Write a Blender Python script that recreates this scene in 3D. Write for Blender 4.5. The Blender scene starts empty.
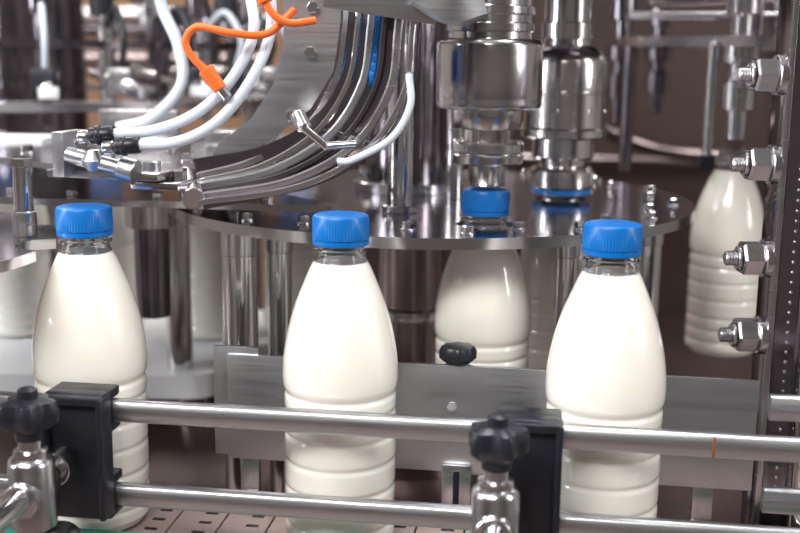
import bpy, bmesh, math, random
from mathutils import Vector, Matrix
from mathutils.geometry import tessellate_polygon
random.seed(4)
S = 0.01   # all dimensions below are centimetres
scene = bpy.context.scene
scene.view_settings.view_transform = 'Standard'
scene.view_settings.look = 'None'

# ------------------------------------------------------------------ materials
def new_mat(name):
    m = bpy.data.materials.new(name); m.use_nodes = True
    return m, m.node_tree, m.node_tree.nodes['Principled BSDF']

def pbr(name, col, rough=0.4, metal=0.0, stretch=None, rvar=0.0, cvar=0.0, nscale=40, bump=0.0, **kw):
    m, nt, b = new_mat(name)
    b.inputs['Base Color'].default_value = (*col, 1)
    b.inputs['Roughness'].default_value = rough
    b.inputs['Metallic'].default_value = metal
    for k, v in kw.items():
        b.inputs[k.replace('_', ' ')].default_value = v
    tc = nt.nodes.new('ShaderNodeTexCoord'); mp = nt.nodes.new('ShaderNodeMapping')
    nz = nt.nodes.new('ShaderNodeTexNoise')
    nt.links.new(tc.outputs['Object'], mp.inputs['Vector'])
    nt.links.new(mp.outputs['Vector'], nz.inputs['Vector'])
    mp.inputs['Scale'].default_value = stretch or (1, 1, 1)
    nz.inputs['Scale'].default_value = nscale; nz.inputs['Detail'].default_value = 4
    if rvar:
        mr = nt.nodes.new('ShaderNodeMapRange')
        mr.inputs['From Min'].default_value = .3; mr.inputs['From Max'].default_value = .7
        mr.inputs['To Min'].default_value = max(.02, rough - rvar); mr.inputs['To Max'].default_value = rough + rvar
        nt.links.new(nz.outputs['Fac'], mr.inputs['Value']); nt.links.new(mr.outputs['Result'], b.inputs['Roughness'])
    if cvar:
        mx = nt.nodes.new('ShaderNodeMix'); mx.data_type = 'RGBA'
        mx.inputs['A'].default_value = (*[c * (1 - cvar) for c in col], 1)
        mx.inputs['B'].default_value = (*[min(1, c * (1 + cvar)) for c in col], 1)
        nt.links.new(nz.outputs['Fac'], mx.inputs['Factor']); nt.links.new(mx.outputs['Result'], b.inputs['Base Color'])
    if bump:
        bp = nt.nodes.new('ShaderNodeBump'); bp.inputs['Strength'].default_value = bump
        bp.inputs['Distance'].default_value = .0005
        nt.links.new(nz.outputs['Fac'], bp.inputs['Height']); nt.links.new(bp.outputs['Normal'], b.inputs['Normal'])
    return m

CHROME = pbr('polished_steel', (.70, .685, .70), .13, 1, rvar=.02, cvar=.04)
BRUSH = pbr('brushed_steel', (.54, .55, .58), .34, 1, stretch=(.3, .3, 12), rvar=.05, cvar=.06, nscale=60)
SATIN = pbr('satin_steel', (.60, .585, .61), .24, 1, stretch=(1, 1, 6), rvar=.04, cvar=.05, nscale=30)
TURNED = pbr('turned_steel', (.63, .615, .62), .20, 1, stretch=(.4, .4, 30), rvar=.02, cvar=.05, nscale=25)
DISC = pbr('mirror_plate_steel', (.54, .52, .55), .15, 1, rvar=.03, cvar=.07, nscale=12)
DARK = pbr('dark_chrome', (.25, .225, .25), .15, 1, rvar=.04, cvar=.08)
BRONZE = pbr('brownish_steel', (.36, .29, .29), .24, 1, rvar=.03, cvar=.05, nscale=12)
BASE = pbr('brown_machine_base', (.075, .048, .045), .35, .5, rvar=.1, cvar=.4, nscale=6)  # dark steel, its reddish brown reflection put into the base colour
BLACK = pbr('black_plastic', (.011, .012, .020), .36, 0, rvar=.05, nscale=80, bump=.05)
MILK = pbr('milk_in_pet_bottle', (.92, .895, .83), .20, 0, cvar=.01, nscale=8,
           Subsurface_Weight=.25, Subsurface_Scale=.01, Coat_Weight=.7, Coat_Roughness=.05)
NECK = pbr('clear_pet', (.95, .97, .98), .05, 0, Transmission_Weight=1.0, IOR=1.25)
CAP = pbr('blue_cap_plastic', (.0, .145, .50), .34, 0, cvar=.05, nscale=30)
WHITEP = pbr('white_polyethylene', (.86, .87, .90), .4, 0, cvar=.03, nscale=6)
HOSE = pbr('white_hose', (.66, .72, .82), .3, 0, cvar=.03)
ORANGE = pbr('orange_cable', (.88, .16, .02), .4, 0, cvar=.05)
GREEN = pbr('green_wear_strip', (.02, .28, .20), .4, 0, cvar=.1)
BELT = pbr('beige_chain_plate', (.42, .32, .30), .45, 0, cvar=.1, nscale=25)
RUST = pbr('rust_mark', (.30, .10, .05), .5, .3, cvar=.2)
WALLT = pbr('tan_wall', (.42, .26, .17), .8, 0, cvar=.15, nscale=2)
WALLG = pbr('pale_wall', (.58, .565, .56), .8, 0, cvar=.03, nscale=2)
FLOORM = pbr('brown_floor', (.26, .20, .18), .5, 0, cvar=.15, nscale=3)
CEILM = pbr('ceiling_paint', (.6, .59, .58), .9, 0, cvar=.03, nscale=2)
PANELM = pbr('dark_brown_panel', (.055, .032, .028), .45, .1, cvar=.5, nscale=3)

# ------------------------------------------------------------------ mesh builder
def frame_z(d):
    d = Vector(d).normalized()
    return d.to_track_quat('Z', 'Y').to_matrix().to_4x4()

def catmull(pts, n=8):
    pts = [Vector(p) for p in pts]; out = []
    P = [pts[0] * 2 - pts[1]] + pts + [pts[-1] * 2 - pts[-2]]
    for i in range(1, len(P) - 2):
        a, b, c, d = P[i - 1:i + 3]
        for k in range(n):
            t = k / n
            out.append(.5 * ((2 * b) + (c - a) * t + (2 * a - 5 * b + 4 * c - d) * t * t + (3 * b - a - 3 * c + d) * t ** 3))
    out.append(pts[-1]); return out

class Obj:
    def __init__(s, name): s.name = name; s.bm = bmesh.new(); s.mats = []
    def mi(s, m):
        if m not in s.mats: s.mats.append(m)
        return s.mats.index(m)
    def raw(s, vs, fs, mat):
        bv = [s.bm.verts.new(Vector(v)) for v in vs]; k = s.mi(mat)
        for f in fs:
            try:
                fc = s.bm.faces.new([bv[i] for i in f]); fc.material_index = k; fc.smooth = True
            except ValueError: pass
        return bv
    def lathe(s, prof, mat, at=(0, 0, 0), M=None, seg=40, mult=None):
        M = Matrix.Translation(Vector(at)) @ (M or Matrix.Identity(4))
        vs, rows = [], []
        for r, z in prof:
            if r < 1e-5: rows.append([len(vs)]); vs.append(M @ Vector((0, 0, z)))
            else:
                row = []
                for i in range(seg):
                    a = 2 * math.pi * i / seg; q = r * (mult(a, i, z) if mult else 1)
                    row.append(len(vs)); vs.append(M @ Vector((q * math.cos(a), q * math.sin(a), z)))
                rows.append(row)
        fs = []
        for A, B in zip(rows, rows[1:]):
            for i in range(seg):
                j = (i + 1) % seg
                if len(A) == 1 and len(B) == 1: continue
                if len(A) == 1: fs.append((A[0], B[i], B[j]))
                elif len(B) == 1: fs.append((A[i], A[j], B[0]))
                else: fs.append((A[i], A[j], B[j], B[i]))
        s.raw(vs, fs, mat); return s
    def cyl(s, p0, p1, r, mat, seg=32, c=None, r2=None):
        p0, p1 = Vector(p0), Vector(p1); L = (p1 - p0).length; r2 = r if r2 is None else r2
        c = min(.08, r * .2, L * .2) if c is None else c
        return s.lathe([(0, 0), (r - c, 0), (r, c), (r2, L - c), (r2 - c, L), (0, L)], mat, p0, frame_z(p1 - p0), seg)
    def vcyl(s, x, y, z0, z1, r, mat, **k): return s.cyl((x, y, z0), (x, y, z1), r, mat, **k)
    def hexn(s, p0, p1, r, mat):
        p0, p1 = Vector(p0), Vector(p1); L = (p1 - p0).length; c = r * .12
        return s.lathe([(0, 0), (r - c, 0), (r, c), (r, L - c), (r - c, L), (0, L)], mat, p0, frame_z(p1 - p0), 6)
    def box(s, c, size, mat, R=None, bev=.06):
        b2 = bmesh.new(); bmesh.ops.create_cube(b2, size=1)
        for v in b2.verts: v.co = Vector((v.co.x * size[0], v.co.y * size[1], v.co.z * size[2]))
        bev = min(bev, min(size) * .3)
        bmesh.ops.bevel(b2, geom=b2.edges[:], offset=bev, segments=2, profile=.5, affect='EDGES')
        M = Matrix.Translation(Vector(c)) @ (R or Matrix.Identity(4))
        b2.verts.index_update()
        s.raw([M @ v.co for v in b2.verts], [[v.index for v in f.verts] for f in b2.faces], mat)
        b2.free(); return s
    def plate(s, outer, t0, t1, mat, holes=(), plane='XY'):
        loops = [[Vector((p[0], p[1], 0)) for p in L] for L in [outer, *holes]]
        flat = [p for L in loops for p in L]
        tris = tessellate_polygon(loops)
        cv = (lambda p, t: (p.x, p.y, t)) if plane == 'XY' else (lambda p, t: (p.x, t, p.y))
        n = len(flat)
        vs = [cv(p, t0) for p in flat] + [cv(p, t1) for p in flat]
        fs = [tuple(t) for t in tris] + [tuple(i + n for i in t) for t in tris]
        k = 0
        for L in loops:
            m = len(L)
            for i in range(m):
                a, b = k + i, k + (i + 1) % m; fs.append((a, b, b + n, a + n))
            k += m
        s.raw(vs, fs, mat); return s
    def sweep(s, pts, sec, mat, up=(0, 1, 0), n=8):
        """sec: radius or (w,h); closed ends"""
        P = catmull(pts, n); vs, fs = [], []
        if isinstance(sec, tuple):
            w, h = sec[0] / 2, sec[1] / 2; c = min(w, h) * .4
            cs = [(-w + c, -h), (w - c, -h), (w, -h + c), (w, h - c), (w - c, h), (-w + c, h), (-w, h - c), (-w, -h + c)]
        else:
            cs = [(sec * math.cos(2 * math.pi * i / 14), sec * math.sin(2 * math.pi * i / 14)) for i in range(14)]
        m = len(cs); up = Vector(up)
        for i, p in enumerate(P):
            t = (P[min(i + 1, len(P) - 1)] - P[max(i - 1, 0)]).normalized()
            a = t.cross(up)
            if a.length < .05: a = t.cross(Vector((1, 0, 0)))
            a.normalize(); b = a.cross(t).normalized()
            for u, v in cs: vs.append(p + a * u + b * v)
        for i in range(len(P) - 1):
            for j in range(m):
                k = (j + 1) % m; fs.append((i * m + j, i * m + k, (i + 1) * m + k, (i + 1) * m + j))
        fs.append(tuple(range(m))); fs.append(tuple((len(P) - 1) * m + j for j in range(m)))
        s.raw(vs, fs, mat); return s
    def done(s, sharp=32):
        bm = s.bm; bmesh.ops.recalc_face_normals(bm, faces=bm.faces[:])
        ang = math.radians(sharp)
        for e in bm.edges:
            if len(e.link_faces) == 2: e.smooth = e.calc_face_angle(0) < ang
        xs = [v.co for v in bm.verts]
        lo = Vector([min(v[i] for v in xs) for i in range(3)]); hi = Vector([max(v[i] for v in xs) for i in range(3)])
        o = Vector(((lo.x + hi.x) / 2, (lo.y + hi.y) / 2, lo.z))
        for v in bm.verts: v.co = (v.co - o) * S
        me = bpy.data.meshes.new(s.name); bm.to_mesh(me); bm.free()
        for m in s.mats: me.materials.append(m)
        ob = bpy.data.objects.new(s.name, me); ob.location = o * S
        scene.collection.objects.link(ob); return ob

def copy_at(ob, x, y, z):
    o = bpy.data.objects.new(ob.name.split('.')[0], ob.data); o.location = Vector((x, y, z)) * S
    scene.collection.objects.link(o); return o
def circ(cx, cy, r, n=96, a0=0, a1=360):
    full = abs(a1 - a0) >= 360; m = n if full else n + 1
    return [(cx + r * math.cos(math.radians(a0 + (a1 - a0) * i / n)), cy + r * math.sin(math.radians(a0 + (a1 - a0) * i / n))) for i in range(m)]

# ------------------------------------------------------------------ milk bottles
def bottle_profile():
    pr = [(0, .45), (1.8, .35), (2.7, .05), (3.3, 0), (3.75, .15), (4.0, .5)]
    gro = [(1.7, .13), (3.1, .13), (4.5, .13), (6.6, .11), (8.6, .11), (10.4, .13), (11.75, .13)]
    z = .8
    while z < 12.0:
        r = 4.18 - sum(d * math.exp(-((z - g) / .2) ** 2) for g, d in gro)
        pr.append((r, z)); z += .11
    up = catmull([(4.25, 12.25, 0), (4.30, 13.0, 0), (4.24, 14.3, 0), (4.05, 15.6, 0), (3.74, 17.0, 0), (3.28, 18.5, 0), (2.76, 19.8, 0), (2.25, 21.0, 0), (1.97, 21.5, 0)], 5)
    pr += [(p.x, p.y) for p in up] + [(0, 21.52)]
    return pr
def make_bottle(capped=True):
    b = Obj('milk_bottle')
    b.lathe(bottle_profile(), MILK, seg=64)
    top = 22.95 if capped else 24.4
    nk = [(1.99, 21.5), (1.82, 21.85), (1.74, 22.2), (1.98, 22.25), (1.98, 22.43), (1.72, 22.48), (1.70, top)]
    if not capped:
        nk = nk[:-1] + [(1.6, 22.9), (1.72, 23.0), (1.72, 23.15), (1.6, 23.3), (1.72, 23.5), (1.72, 23.65), (1.6, 23.8), (1.6, 24.4)]
    nk += [(1.55, top), (1.58, 22.3), (1.7, 21.8), (1.9, 21.54)]
    b.lathe(nk, NECK, seg=48)
    if capped:
        kn = lambda a, i, z: (1.0 + (.012 if i % 2 else -.012)) if .45 < z - 22.75 < 2.0 else 1.0
        Z = 22.75
        b.lathe([(1.75, Z), (2.02, Z), (2.06, Z + .06), (2.06, Z + .34), (1.98, Z + .38), (1.98, Z + .43), (2.06, Z + .47), (2.05, Z + 1.95), (1.98, Z + 2.12), (1.8, Z + 2.2), (1.2, Z + 2.22), (0, Z + 2.22)], CAP, seg=120, mult=kn)
    return b.done(28)
BZ = 95.03
b0 = make_bottle(); b0.location = Vector((-23.8, 82.7, BZ)) * S
HB = (16.5, 114.0)
for x, y in [(-4.35, 80.0), (14.95, 77.3), (7.4, 96.0), HB, (-24.5, 141), (-13.6, 142), (-49.5, 141), (-38, 143)]:
    copy_at(b0, x, y, BZ)
bo = make_bottle(False); bo.location = Vector((38.2, 128, 97.2)) * S

# ------------------------------------------------------------------ conveyor (runs along u)
u = Vector((1, -.1406, 0)).normalized(); w = Vector((.1406, 1, 0)).normalized()   # w: away from camera
C0 = Vector((-4.48, 80.0, 0))
def cv(a, b, z): return C0 + u * a + w * b + Vector((0, 0, z))
RU = Matrix(((u.x, w.x, 0, 0), (u.y, w.y, 0, 0), (0, 0, 1, 0), (0, 0, 0, 1)))
c = Obj('conveyor_belt')
for i in range(-22, 23):
    c.box(cv(i * 3.8, .6, 94.7), (3.66, 10.6, .6), BELT, RU, .08)
    for k in (-3, -1.2, .6, 2.4, 4.2): c.box(cv(i * 3.8 + .6, k, 95.0), (1.0, .45, .04), BLACK, RU, .01)
for sgn in (-5.2, 6.5):
    c.box(cv(0, sgn, 91.5), (170, .4, 7), SATIN, RU)
c.box(cv(0, -5.1, 95.5), (170, .6, 1.7), GREEN, RU)
c.box(cv(0, .6, 89.5), (168, 9, 2), BASE, RU)
for a in (-70, 0, 70):
    for q in (-4, 5.4): c.box(cv(a, q, 44.2), (4, 2, 88.4), SATIN, RU)
c.done()

# guide rails in front of the bottles
def rail(name, a0, a1, off, z, h=1.6, d=1.0):
    r = Obj(name); n = 2
    r.sweep([cv(a0, off, z), cv((a0 + a1) / 2, off, z), cv(a1, off, z)], (d, h), BRUSH, up=(0, 0, 1), n=2)
    return r
for z in (106.05, 99.65):
    r = rail('guide_rail', -60, 62, -5.6, z)
    if z > 103: r.box(cv(26.6, -6.12, z), (.18, .06, 1.45), RUST, RU, .01)
    r.done(60)
for z in (107.4, 100.5):
    r = rail('guide_rail', 31.0, 62, -1.2 + .4, z, 1.8, 1.0); r.done(60)

# rail clamps with star knobs
def clamp(a, pa):
    k = Obj('rail_clamp'); o = -6.9
    k.box(cv(a, o, 103.0), (4.5, 1.3, 9.4), BLACK, RU, .3)
    for z in (106.05, 99.65):
        for dz in (1.2, -1.2): k.box(cv(a, o + 1.3, z + dz), (4.5, 2.4, .75), BLACK, RU, .2)
    k.box(cv(a - 2.1, o - .3, 103), (.5, 1.9, 9.0), BLACK, RU, .15)
    k.box(cv(a + 2.1, o - .3, 103), (.5, 1.9, 9.0), BLACK, RU, .15)
    k.box(cv(a, o - .3, 107.3), (4.4, 1.9, .6), BLACK, RU, .15)
    q = -11.9
    k.cyl(cv(pa + .2, o, 102.6), cv(pa, q - 7, 102.0), .8, CHROME)
    k.cyl(cv(pa + .15, o - 2.2, 102.55), cv(pa + .15, o - .2, 102.6), 1.2, SATIN)
    P = cv(pa, q, 0)
    k.lathe([(0, 99.6), (1.35, 99.6), (1.55, 99.8), (1.55, 104.2), (1.45, 104.5), (1.15, 104.7), (1.15, 105.1), (.8, 105.2), (.8, 106.2), (0, 106.2)], SATIN, (P.x, P.y, 0))
    k.cyl(cv(pa, q - 1.9, 102.1), cv(pa, q + 1.9, 102.3), 1.2, SATIN)
    k.vcyl(P.x, P.y, 92, 99.7, .75, CHROME)
    lob = lambda t, i, z: 1 + .16 * math.cos(5 * t)
    k.lathe([(0, 105.9), (.95, 105.9), (1.05, 106.8)], BLACK, (P.x, P.y, 0), seg=40)
    k.lathe([(.6, 106.6), (1.35, 106.7), (1.75, 107.1), (1.8, 107.9), (1.6, 108.5), (1.0, 108.75), (0, 108.8)], BLACK, (P.x, P.y, 0), seg=60, mult=lob)
    k.lathe([(0, 108.6), (.7, 108.6), (.65, 109.3), (.4, 109.45), (0, 109.45)], BLACK, (P.x, P.y, 0), seg=24)
    k.sweep([cv(pa + .2, q + .2, 99.2), cv(pa + 1.9, q + .8, 99.0), cv(pa + 2.5, q + 1.2, 97.6), cv(pa + 2.5, q + 3.4, 93.5), cv(pa + 2.5, -5.7, 91)], (.5, 2.2), SATIN, up=(0, 1, 0), n=6)
    k.done(40)
clamp(-17.6, -18.7); clamp(14.3, 12.5)

# ------------------------------------------------------------------ rear guide plate
g = Obj('rear_guide_plate')
g.box(cv(10.5, 6.3, 102.8), (42.0, .4, 8.9), BRUSH, RU, .05)
g.box(cv(-9.9, 6.8, 103.1), (3.8, .45, 9.3), BRUSH, RU, .05)
for a in (-10.4, -8.4): g.hexn(cv(a, 6.3, 101.0), cv(a, 6.5, 101.0), .35, CHROME)
g.hexn(cv(8.0, 6.0, 103.9), cv(8.0, 5.7, 103.9), .45, CHROME)
g.box(cv(8.5, 6.1, 96.6), (2.4, .9, 5.0), SATIN, RU, .1)
g.box(cv(8.5, 5.62, 96.8), (.5, .1, 3.6), BLACK, RU, .02)
kp = cv(8.3, 6.9, 0)
g.vcyl(kp.x, kp.y, 104.5, 107.8, .5, CHROME)
g.box((kp.x, kp.y + .2, 106.6), (2.2, 1.0, .8), BLACK, RU)
g.lathe([(0, 107.4), (1.1, 107.4), (1.42, 107.7), (1.45, 108.3), (1.25, 108.65), (.5, 108.75), (0, 108.75)], BLACK, (kp.x, kp.y, 0), seg=60, mult=lambda t, i, z: 1 + .05 * math.cos(8 * t))
for a in (-9, 28): g.box(cv(a, 7.4, 94.5), (1.6, .6, 10), SATIN, RU)
g.done(40)

# ------------------------------------------------------------------ turntable with posts
DX, DY, DR = 3.0, 115.0, 26.8
t = Obj('capping_turntable')
holes = [circ(7.4, 96.0, 2.55, 32), circ(*HB, 2.6, 32)]
t.plate(circ(DX, DY, DR, 160), 115.95, 116.9, DISC, holes)
for ang in range(0, 360, 12):
    rr = DR - 2.2 if (ang // 12) % 2 else DR - 4.0
    x, y = DX + rr * math.cos(math.radians(ang)), DY + rr * math.sin(math.radians(ang))
    if math.hypot(x - 7.3, y - 96) < 3.6: continue
    t.vcyl(x, y, 116.9, 117.05, .62, SATIN, seg=20); t.hexn((x, y, 117.05), (x, y, 117.6), .48, CHROME)
for x, y, r in [(-14.4, 98, 1.62), (-11.0, 99.5, 1.1), (15.1, 98.6, 1.0), (24.0, 106, 1.25), (-18, 122, 1.2), (20, 130, 1.3)]:
    t.vcyl(x, y, 88, 116.0, r, CHROME)
    t.vcyl(x, y, 113.6, 116.0, r + .12, SATIN)
    t.vcyl(x, y, 88, 89, r + .8, SATIN)
t.vcyl(DX - 1.8, DY, 88, 116.0, 3.4, BRONZE, seg=64)
t.lathe([(3.4, 104.2), (4.1, 104.2), (4.2, 104.4), (4.2, 105.2), (3.4, 105.4)], SATIN, (DX - 1.8, DY, 0), seg=64)
t.lathe([(3.4, 113.0), (5.0, 114.2), (5.0, 116.0)], BRONZE, (DX - 1.8, DY, 0), seg=64)
t.vcyl(DX - 1.8, DY, 88, 92, 6.5, BRONZE, seg=64)
t.done(35)

# columns above
k = Obj('polished_column'); k.vcyl(-.1, 103, 116.9, 150, 1.2, CHROME); k.vcyl(-.1, 103, 116.9, 117.6, 1.7, SATIN); k.done()
k = Obj('machine_spindle_column')
k.vcyl(.5, 120, 116.9, 175, 4.3, DARK, seg=64); k.vcyl(.5, 120, 116.9, 118, 5.6, SATIN, seg=64)
k.vcyl(5.4, 113, 116.9, 160, .9, CHROME)
k.done()
k = Obj('machine_top_housing')
k.vcyl(9, 118, 139.5, 150, 24, SATIN, seg=96); k.vcyl(9, 118, 138.4, 139.5, 22, DARK, seg=96)
k.done()

# ------------------------------------------------------------------ capping heads
def head(x, y, kind):
    h = Obj('capping_head'); A = (x, y, 0)
    if kind == 'A':
        h.lathe([(0, 120.3), (1.5, 120.3), (1.6, 120.5), (1.6, 122.2), (2.9, 122.2), (3.1, 122.4), (3.15, 123.0), (3.0, 123.2), (3.15, 123.35), (3.15, 124.0), (3.0, 124.2), (2.1, 124.3), (2.1, 125.2), (3.0, 125.25), (3.1, 125.4), (3.1, 126.9)], TURNED, A, seg=64)
        h.lathe([(2.2, 126.9), (4.0, 126.9), (4.45, 127.1), (4.55, 127.5), (4.5, 127.7), (4.55, 127.9), (4.55, 132.2), (4.45, 132.5), (4.2, 132.7), (3.5, 132.8), (3.45, 133.3), (3.7, 133.4), (3.7, 134.0), (3.45, 134.1), (3.45, 134.7), (3.7, 134.8), (3.7, 135.4), (3.4, 135.5), (3.4, 138.5), (0, 138.5)], TURNED, A, seg=72)
        h.vcyl(x - 1.2, y - 2.2, 124.1, 125.4, .45, CHROME, seg=16); h.vcyl(x + 1.3, y - 2.2, 124.1, 125.4, .45, CHROME, seg=16)
        for dz in range(5): h.lathe([(3.42, 136 + dz * .5), (3.55, 136.12 + dz * .5), (3.42, 136.24 + dz * .5)], TURNED, A, seg=64)
    else:
        h.lathe([(2.0, 117.55), (3.0, 117.55), (3.05, 117.8), (3.0, 118.05), (2.2, 118.1)], CAP, A, seg=64)
        h.lathe([(2.2, 118.0), (3.0, 118.0), (3.25, 118.3), (3.3, 119.9), (3.1, 120.2), (2.3, 120.4), (2.3, 121.0), (3.0, 121.1), (3.15, 121.3), (3.15, 123.3)], TURNED, A, seg=64)
        h.lathe([(2.2, 123.2), (4.1, 123.2), (4.35, 123.4), (4.35, 124.1), (4.15, 124.3), (4.15, 127.6), (4.02, 127.7), (4.02, 127.85), (4.15, 127.95), (4.15, 130.7), (3.9, 131.4), (3.2, 132.1), (2.4, 132.4), (2.3, 133.0), (2.6, 133.1), (2.6, 134.6), (2.3, 134.7), (2.3, 138.5), (0, 138.5)], TURNED, A, seg=72)
        for a in (200, 250, 300, 340):
            ca, sa = math.cos(math.radians(a)), math.sin(math.radians(a))
            h.cyl((x + 4.1 * ca, y + 4.1 * sa, 126), (x + 4.25 * ca, y + 4.25 * sa, 126), .3, CHROME, seg=16)
    h.done(35)
head(7.4, 96.0, 'A'); head(*HB, 'B')

# ------------------------------------------------------------------ left: neck star wheel, plates, brackets
s = Obj('neck_star_wheel')
out = []
for i in range(240):
    a = 2 * math.pi * i / 240; r = 20.0
    ph = ((math.degrees(a) - 1.5 + 18) % 36) - 18
    if abs(ph) < 7.5: r = 20.0 - 2.4 * math.sqrt(max(0, 1 - (ph / 7.5) ** 2))
    out.append((-46.6 + r * math.cos(a), 82.2 + r * math.sin(a)))
s.plate(out, 116.2, 117.0, DISC)
s.vcyl(-46.6, 82.2, 112, 140, 4, SATIN)
s.vcyl(-29.6, 86.5, 117, 119, .95, SATIN); s.vcyl(-29.6, 86.5, 119, 122.5, .75, CHROME); s.hexn((-29.6, 86.5, 122.4), (-29.6, 86.5, 123.2), .85, CHROME)
s.done()
p = Obj('transfer_guide_plate')
p.plate([(-62, 104), (-33, 98.5), (-20, 97.6), (-6, 95.8), (-5.2, 97.2), (-9, 101), (-14, 108), (-17, 118), (-16, 128), (-62, 128)], 117.75, 118.35, DISC)
p.vcyl(-25.4, 112, 104.5, 117.8, 1.8, DARK); p.vcyl(-25.4, 112, 113.8, 117.7, 2.6, SATIN)
p.vcyl(-31, 108, 95, 117.8, 1.3, CHROME)
for x, y in [(-30, 100.5), (-22, 99.6), (-12, 98.4), (-36, 102)]: p.hexn((x, y, 118.35), (x, y, 118.9), .55, CHROME)
p.done()
p = Obj('white_star_base')
p.plate([(-70, 122)] + [(-24 + 3 * math.cos(a), 125 + 3 * math.sin(a)) for a in [-1.57, -1.1, -.6, 0, .4]] + [(-19, 134), (-8, 147), (5, 155), (-70, 155)], 92.2, 94.95, WHITEP)
p.vcyl(-25.6, 125.6, 94.95, 117.7, 1.5, CHROME)
p.vcyl(-40, 135, 88, 92.2, 6, DARK); p.vcyl(-24, 128, 88, 92.2, 3.2, BRONZE)
p.done()
p = Obj('cap_feed_table')
p.plate([(-85, 138), (-60, 124), (-38.5, 106), (-24, 94), (-19, 90.6), (-16.6, 91.6), (-9, 104), (-8, 138)], 120.75, 121.3, DISC)
for x, y in [(-31, 103), (-26, 99), (-21.5, 95), (-37, 110), (-28, 106), (-20, 104), (-17, 110), (-33, 118), (-24, 116)]:
    p.vcyl(x, y, 121.3, 121.45, .8, SATIN, seg=20); p.hexn((x, y, 121.45), (x, y, 122.1), .6, CHROME)
p.box((-30, 128, 123), (9, 1.2, 3.4), SATIN); p.box((-18, 122, 122.2), (6, 5, 1.6), SATIN)
p.box((-45, 126, 121.5), (11, 7, .4), WHITEP)
p.done()
k = Obj('pivot_bracket')
Ra = Matrix.Rotation(math.radians(-16), 4, 'Z')
k.box((-22.4, 87.6, 122.0), (9.6, 5.0, .6), SATIN, Ra)
k.box((-25.8, 86.6, 123.6), (1.0, 3.4, 3.4), BRUSH, Ra)
k.box((-23.8, 86.2, 123.4), (3.2, .6, 2.4), BRUSH, Ra)
k.cyl((-25.6, 85.2, 123.6), (-21.0, 84.0, 122.6), .62, BRUSH)
k.cyl((-21.2, 84.0, 122.7), (-20.0, 83.7, 122.4), .95, BRUSH)
k.lathe([(0, -.9), (.5, -.8), (.95, 0), (.5, .8), (0, .9)], BRUSH, (-23.4, 84.5, 123.2))
k.hexn((-24.4, 85.6, 124.4), (-24.4, 84.9, 124.4), .6, SATIN)
k.box((-18.2, 86.4, 121.3), (4.0, 4.5, .6), DISC, Ra)
k.vcyl(-19.5, 86.8, 121.6, 123, .7, BRUSH); k.hexn((-17.2, 86.0, 121.6), (-17.2, 86.0, 122.4), .6, CHROME)
k.done()

# ------------------------------------------------------------------ cap chute
inner = [(-3.6, 93, 141), (-4.5, 92.5, 137), (-4.7, 92, 133.2), (-5.5, 92, 129.2), (-8.0, 92, 125.4), (-12.1, 91, 122.7), (-16.8, 90, 121.4)]
outer = [(1.6, 87, 141), (1.1, 86.5, 137), (.7, 86, 133.1), (.2, 86, 128.7), (-2.5, 86, 124.3), (-7.9, 85.7, 121.3), (-15.6, 85.5, 120.0)]
ch = Obj('cap_chute')
def lerp_path(f): return [Vector(a).lerp(Vector(b), f) for a, b in zip(inner, outer)]
for i, f in enumerate((0, .2, .4, .6, .8, 1.0)):
    ch.sweep(lerp_path(f), ((.66, 1.2) if i % 2 == 0 else (.5, .9)), (SATIN, CHROME, BRUSH, DARK, SATIN, CHROME)[i], up=(0, 1, 0), n=10)
ch.sweep([Vector(q) + Vector((.5, 1.6, -.2)) for q in outer], (.25, 1.6), DARK, n=10)
ch.sweep([Vector(q) + Vector((-.3, 2.4, .1)) for q in lerp_path(.5)], (4.2, .2), DARK, n=10)
for f, i0, i1 in ((.1, 13, 19), (.5, 11, 18)):
    path = catmull(lerp_path(f), 6)
    for i in range(i0, i1):
        pt = path[i]
        ch.cyl(pt + Vector((-.22, 1.1, 0)), pt + Vector((.22, 1.1, 0)), 1.1, CAP, seg=24)
for i in (4, 5):
    a, b = Vector(inner[i]), Vector(outer[i])
    ch.cyl(a + Vector((-.5, 1.6, .3)), b + Vector((.2, 1.6, .0)), .3, SATIN, seg=16)
ch.cyl((-17.4, 90, 121.4), (-16.0, 84.9, 120.3), .9, SATIN)
ch.plate([(-13.6, 145), (-4.6, 145), (-5.0, 134), (-5.6, 130), (-7.4, 127), (-10.6, 124.4), (-14.2, 123.0), (-15.8, 122.6), (-15.0, 124.0), (-12.2, 126.2), (-10.4, 129), (-9.6, 132), (-9.6, 136)], 91.2, 91.7, BRUSH, plane='XZ')
ch.sweep([(1.2, 84.8, 136.2), (3.6, 84.8, 134.9), (5.8, 85.6, 135.4)], (2.6, 1.4), BRUSH, n=8)
ch.box((-1.4, 85.4, 137.2), (8.5, 1.0, 6.0), BRUSH, Matrix.Rotation(math.radians(8), 4, 'Y'))
ch.box((2.2, 90, 137.0), (6, 9, 3.6), SATIN)
for x, z in [(-7.4, 131.5), (-7.2, 135), (-9, 126.4)]: ch.hexn((x, 91.2, z), (x, 90.6, z), .5, CHROME)
ch.cyl((-7.6, 85.0, 126.0), (-5.6, 84.6, 124.4), .35, CHROME, seg=16); ch.cyl((-5.9, 84.6, 124.5), (-3.4, 84.6, 124.7), .3, CHROME, seg=16)
ch.cyl((-8.0, 85.4, 126.9), (-7.4, 84.8, 125.8), .6, SATIN, seg=20)
ch.done(40)

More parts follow.
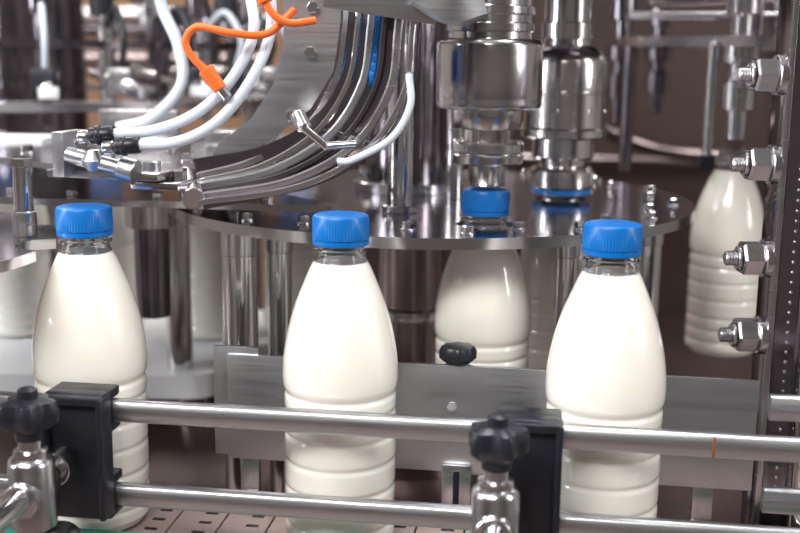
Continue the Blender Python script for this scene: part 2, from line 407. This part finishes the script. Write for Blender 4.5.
def hose(name, pts, r, mat, fit=None):
    h = Obj(name); h.sweep(pts, r, mat, up=(.1, 1, .05), n=10)
    if fit:
        d = (Vector(pts[0]) - Vector(pts[1])).normalized(); p0 = Vector(pts[0])
        h.cyl(p0 - d * .8, p0 + d * 1.1, r * 1.55, fit, seg=20); h.cyl(p0 + d * 1.1, p0 + d * 2.0, r * 1.15, SATIN, seg=20)
        h.cyl(p0 + d * .2, p0 + d * .6, r * 1.85, fit, seg=20)
    h.done(60)
hose('pneumatic_hose', [(-22.4, 84, 125.2), (-18.6, 84, 125.6), (-15.3, 84.3, 127.0), (-12.7, 84.6, 129.6), (-11.2, 85, 132.8), (-11.6, 86, 136.0), (-12.6, 87, 141)], .42, HOSE, BLACK)
hose('pneumatic_hose', [(-20.3, 83, 124.5), (-16.8, 83, 124.8), (-13.8, 83.3, 126.3), (-11.4, 83.8, 129.2), (-10.0, 85, 132.6), (-10.0, 86, 136), (-10.6, 87, 141)], .42, HOSE, BLACK)
hose('pneumatic_hose', [(.5, 84.2, 130.0), (.6, 83.9, 127.6), (-.8, 83.7, 125.2), (-3.6, 83.8, 123.6), (-4.8, 84, 123.4)], .28, HOSE)
hose('orange_cable', [(-8.0, 84, 134.6), (-10.0, 83.5, 132.8), (-12.5, 83, 132.8), (-15.0, 83, 133.2), (-15.9, 83, 132.2), (-15.4, 83, 131.0), (-14.2, 83, 129.9)], .28, ORANGE)
hose('orange_cable', [(-10.5, 83.2, 137), (-9.8, 83, 134.6), (-8.4, 83.2, 133.6), (-6.5, 84, 133.8)], .28, ORANGE)
k = Obj('cable_connector'); k.cyl((-14.5, 83, 130.2), (-13.4, 83, 128.7), .62, ORANGE, r2=.5); k.cyl((-13.5, 83, 128.9), (-12.9, 83, 128.1), .4, SATIN)
k.cyl((-10.6, 83.2, 136.4), (-10.0, 83.1, 135.0), .6, ORANGE); k.done()
hose('grey_tube', [(-25.5, 116, 142), (-24.6, 116, 136), (-22.8, 115, 132), (-22.4, 114, 128), (-25.6, 114, 124.6), (-29, 114, 123.6)], .6, HOSE)

# ------------------------------------------------------------------ right column with hex bolts
k = Obj('machine_frame_column')
k.box((33.4, 87, 90), (8.2, 5, 180), DARK, bev=.5)
k.box((29.15, 84.9, 90), (.5, .6, 180), SATIN)
for i in range(60): k.cyl((30.4, 84.5, 96 + i * .8), (30.4, 84.35, 96 + i * .8), .13, SATIN, seg=8)
k.vcyl(32.4, 83.6, 0, 180, 1.3, CHROME)
k.done()
for z in (130.2, 123.4, 116.0, 109.8):
    h = Obj('hex_bolt')
    h.cyl((29.1, 86, z), (28.4, 86, z), 1.55, SATIN); h.hexn((28.4, 86, z), (26.7, 85.9, z + .02), 1.4, SATIN)
    h.cyl((26.7, 85.9, z), (26.4, 85.9, z), .95, SATIN); h.cyl((26.4, 85.9, z), (25.5, 85.9, z), .55, SATIN)
    for q in range(4): h.lathe([(.5, 0), (.62, .1), (.5, .2)], SATIN, (25.6 + q * .22, 85.9, z), frame_z((1, 0, 0)), 20)
    h.done(35)

# ------------------------------------------------------------------ filler carousel (right, behind)
k = Obj('filler_carousel'); cx, cy, R = 75, 152, 46
k.plate(circ(cx, cy, R, 160), 132.6, 133.8, SATIN, [circ(cx, cy, R - 9, 120)])
k.vcyl(cx, cy, 88, 170, 12, DARK, seg=64)
for i in range(10):
    a = math.radians(211 + (i - 1) * 36)
    x, y = cx + (R - 1) * math.cos(a), cy + (R - 1) * math.sin(a)
    if i == 1: x, y = 38.2, 128.0
    k.lathe([(0, 122.2), (1.1, 122.2), (1.2, 123.6), (1.2, 125.4), (2.0, 125.6), (2.0, 128.6), (1.3, 128.9), (1.3, 130.6), (2.2, 130.8), (2.2, 132.6), (1.2, 132.7), (1.2, 136), (1.9, 136.2), (1.9, 141.4), (0, 141.5)], SATIN if i == 1 else DARK, (x, y, 0), seg=28)
k.vcyl(35.2, 128.3, 119.5, 133, .6, SATIN, seg=16); k.box((35.2, 128.3, 119.5), (1.6, 1.6, 1.6), BLACK)
k.vcyl(30.2, 150, 116, 133, .9, DARK, seg=16); k.vcyl(40, 128, 128, 141, .5, DARK, seg=12)
k.cyl((30.4, 140, 138), (60, 118, 139), .8, BRONZE, seg=16); k.cyl((30, 150, 136.6), (64, 128, 136.2), .5, SATIN, seg=16)
k.done()
k = Obj('neck_gripper'); k.box((38.2, 131.2, 119.7), (6, 1.6, .7), SATIN); k.box((35.9, 128.6, 119.7), (.5, 4.6, .6), SATIN); k.box((40.5, 128.6, 119.7), (.5, 4.6, .6), SATIN); k.done()

# machine base and dark enclosure behind
k = Obj('machine_base')
k.box((23, 140, 86), (145, 84, 4), BASE, bev=.4); k.box((25, 141, 42), (136, 76, 84), BASE, bev=.4)
k.done()
k = Obj('machine_enclosure')
k.box((66, 262, 130), (180, 2, 260), PANELM)
for z, r in ((150, 1.8), (108, 1.6)): k.cyl((-18, 254 + random.random() * 3, z), (150, 256, z + random.uniform(-2, 2)), r, BRONZE)
for x in (24, 84): k.vcyl(x, 250, 0, 200, 1.6, DARK)
k.done()
k = Obj('drain_pipe')
k.sweep([(12, 215, 124), (30, 214, 121), (48, 216, 114), (66, 218, 112)], 1.6, BRONZE)
k.vcyl(66, 218, 0, 113, 1.8, BRONZE); k.done()

# ------------------------------------------------------------------ background cap-sorting carousel (upper left)
k = Obj('gripper_carousel'); cx, cy = -62, 188
k.plate(circ(cx, cy, 44, 120), 123.2, 124.2, SATIN, [circ(cx, cy, 34, 90)])
k.plate(circ(cx, cy, 38, 120), 131.5, 132.6, DARK, [circ(cx, cy, 33, 90)])
k.vcyl(cx, cy, 0, 150, 9, DARK)
for i in range(26):
    a = 2 * math.pi * i / 26; ca, sa = math.cos(a), math.sin(a)
    def q(r, z): return (cx + r * ca, cy + r * sa, z)
    k.cyl(q(36, 121), q(36, 136), 1.0, (CHROME, DARK)[i % 2], seg=18)
    k.cyl(q(35, 136), q(35, 139.5), 1.7, (DARK, BLACK, SATIN)[i % 3], seg=18)
    k.cyl(q(30, 128), q(46, 126.5), .7, CHROME, seg=14)
    k.box(q(42, 127.2), (3, 3, 3.2), (BLACK, SATIN, BLACK)[i % 3])
    k.box(q(46, 125.8), (4, 2.4, 1.4), (SATIN, WHITEP)[i % 2], Matrix.Rotation(a, 4, 'Z'))
    k.sweep([q(36, 134), q(40, 137), q(43, 133), q(42, 129)], .45, (HOSE, BLACK, BLACK)[i % 3], n=4)
k.done()
k = Obj('overhead_pipework')
for z, y, r, m in ((137.5, 250, 1.8, SATIN), (144, 254, 2.4, DARK), (134.5, 262, 2.0, DARK), (152, 260, 3.2, DARK), (128, 256, 2.4, BRONZE)):
    k.cyl((-190, y, z), (-32, y + 4, z + 1.5), r, m)
for x in (-124, -92, -62, -36): k.vcyl(x, 268, 0, 200, 2, (DARK, SATIN)[x % 4 == 0])
k.done()

# ------------------------------------------------------------------ room
def room(name, c, size, mat):
    o = Obj(name); o.box(c, size, mat, bev=.01); return o.done()
room('floor', (0, 60, -5), (800, 900, 10), FLOORM)
room('ceiling', (0, 60, 345), (800, 900, 10), CEILM)
room('wall_back', (0, 505, 170), (800, 10, 340), WALLT)
room('wall_front', (0, -385, 170), (800, 10, 340), WALLG)
room('wall_left', (-405, 60, 170), (10, 900, 340), WALLG)
room('wall_right', (405, 60, 170), (10, 900, 340), WALLG)

def area(name, loc, tgt, sx, sy, W, col=(1, 1, 1)):
    l = bpy.data.lights.new(name, 'AREA'); l.shape = 'RECTANGLE'; l.size = sx; l.size_y = sy; l.energy = W; l.color = col
    o = bpy.data.objects.new(name, l); o.location = loc
    o.rotation_euler = (Vector(tgt) - Vector(loc)).to_track_quat('-Z', 'Y').to_euler(); scene.collection.objects.link(o)
area('key_softbox', (-.9, -.7, 2.7), (-.1, .9, 1.1), 1.6, .6, 66, (1, .975, .93))  # added key softbox above and left of the camera, not a ceiling fixture
area('ceiling_light_over', (.5, 1.3, 3.3), (.3, 1.2, 0), 1.8, .3, 40, (.97, .98, 1))
area('area_light_left', (-2.3, .3, 2.1), (-.1, 1.0, 1.1), .4, 1.6, 44, (.94, .97, 1))  # unseen area light at the left, well below the ceiling
area('ceiling_light_back', (-1.4, 3.2, 3.2), (-1.4, 2.8, 0), 2.0, .4, 65, (1, .94, .86))
area('area_light_right', (2.1, .0, 2.1), (.2, 1.0, 1.1), .35, 1.4, 25, (1, .97, .94))  # unseen area light at the right, also hung under ceiling height
wd = bpy.data.worlds.new('World'); scene.world = wd; wd.use_nodes = True
wd.node_tree.nodes['Background'].inputs[0].default_value = (.8, .85, .9, 1); wd.node_tree.nodes['Background'].inputs[1].default_value = .3

# ------------------------------------------------------------------ camera
cam = bpy.data.cameras.new('camera'); co = bpy.data.objects.new('camera', cam); scene.collection.objects.link(co)
cam.lens = 50; cam.sensor_width = 36; cam.clip_start = .02; cam.clip_end = 30
co.matrix_world = Matrix.Translation((0, 0, 1.317)) @ Matrix.Rotation(math.radians(79), 4, 'X') @ Matrix.Rotation(math.radians(.7), 4, 'Z')
cam.dof.use_dof = True; cam.dof.focus_distance = .85; cam.dof.aperture_fstop = 4.8
scene.camera = co
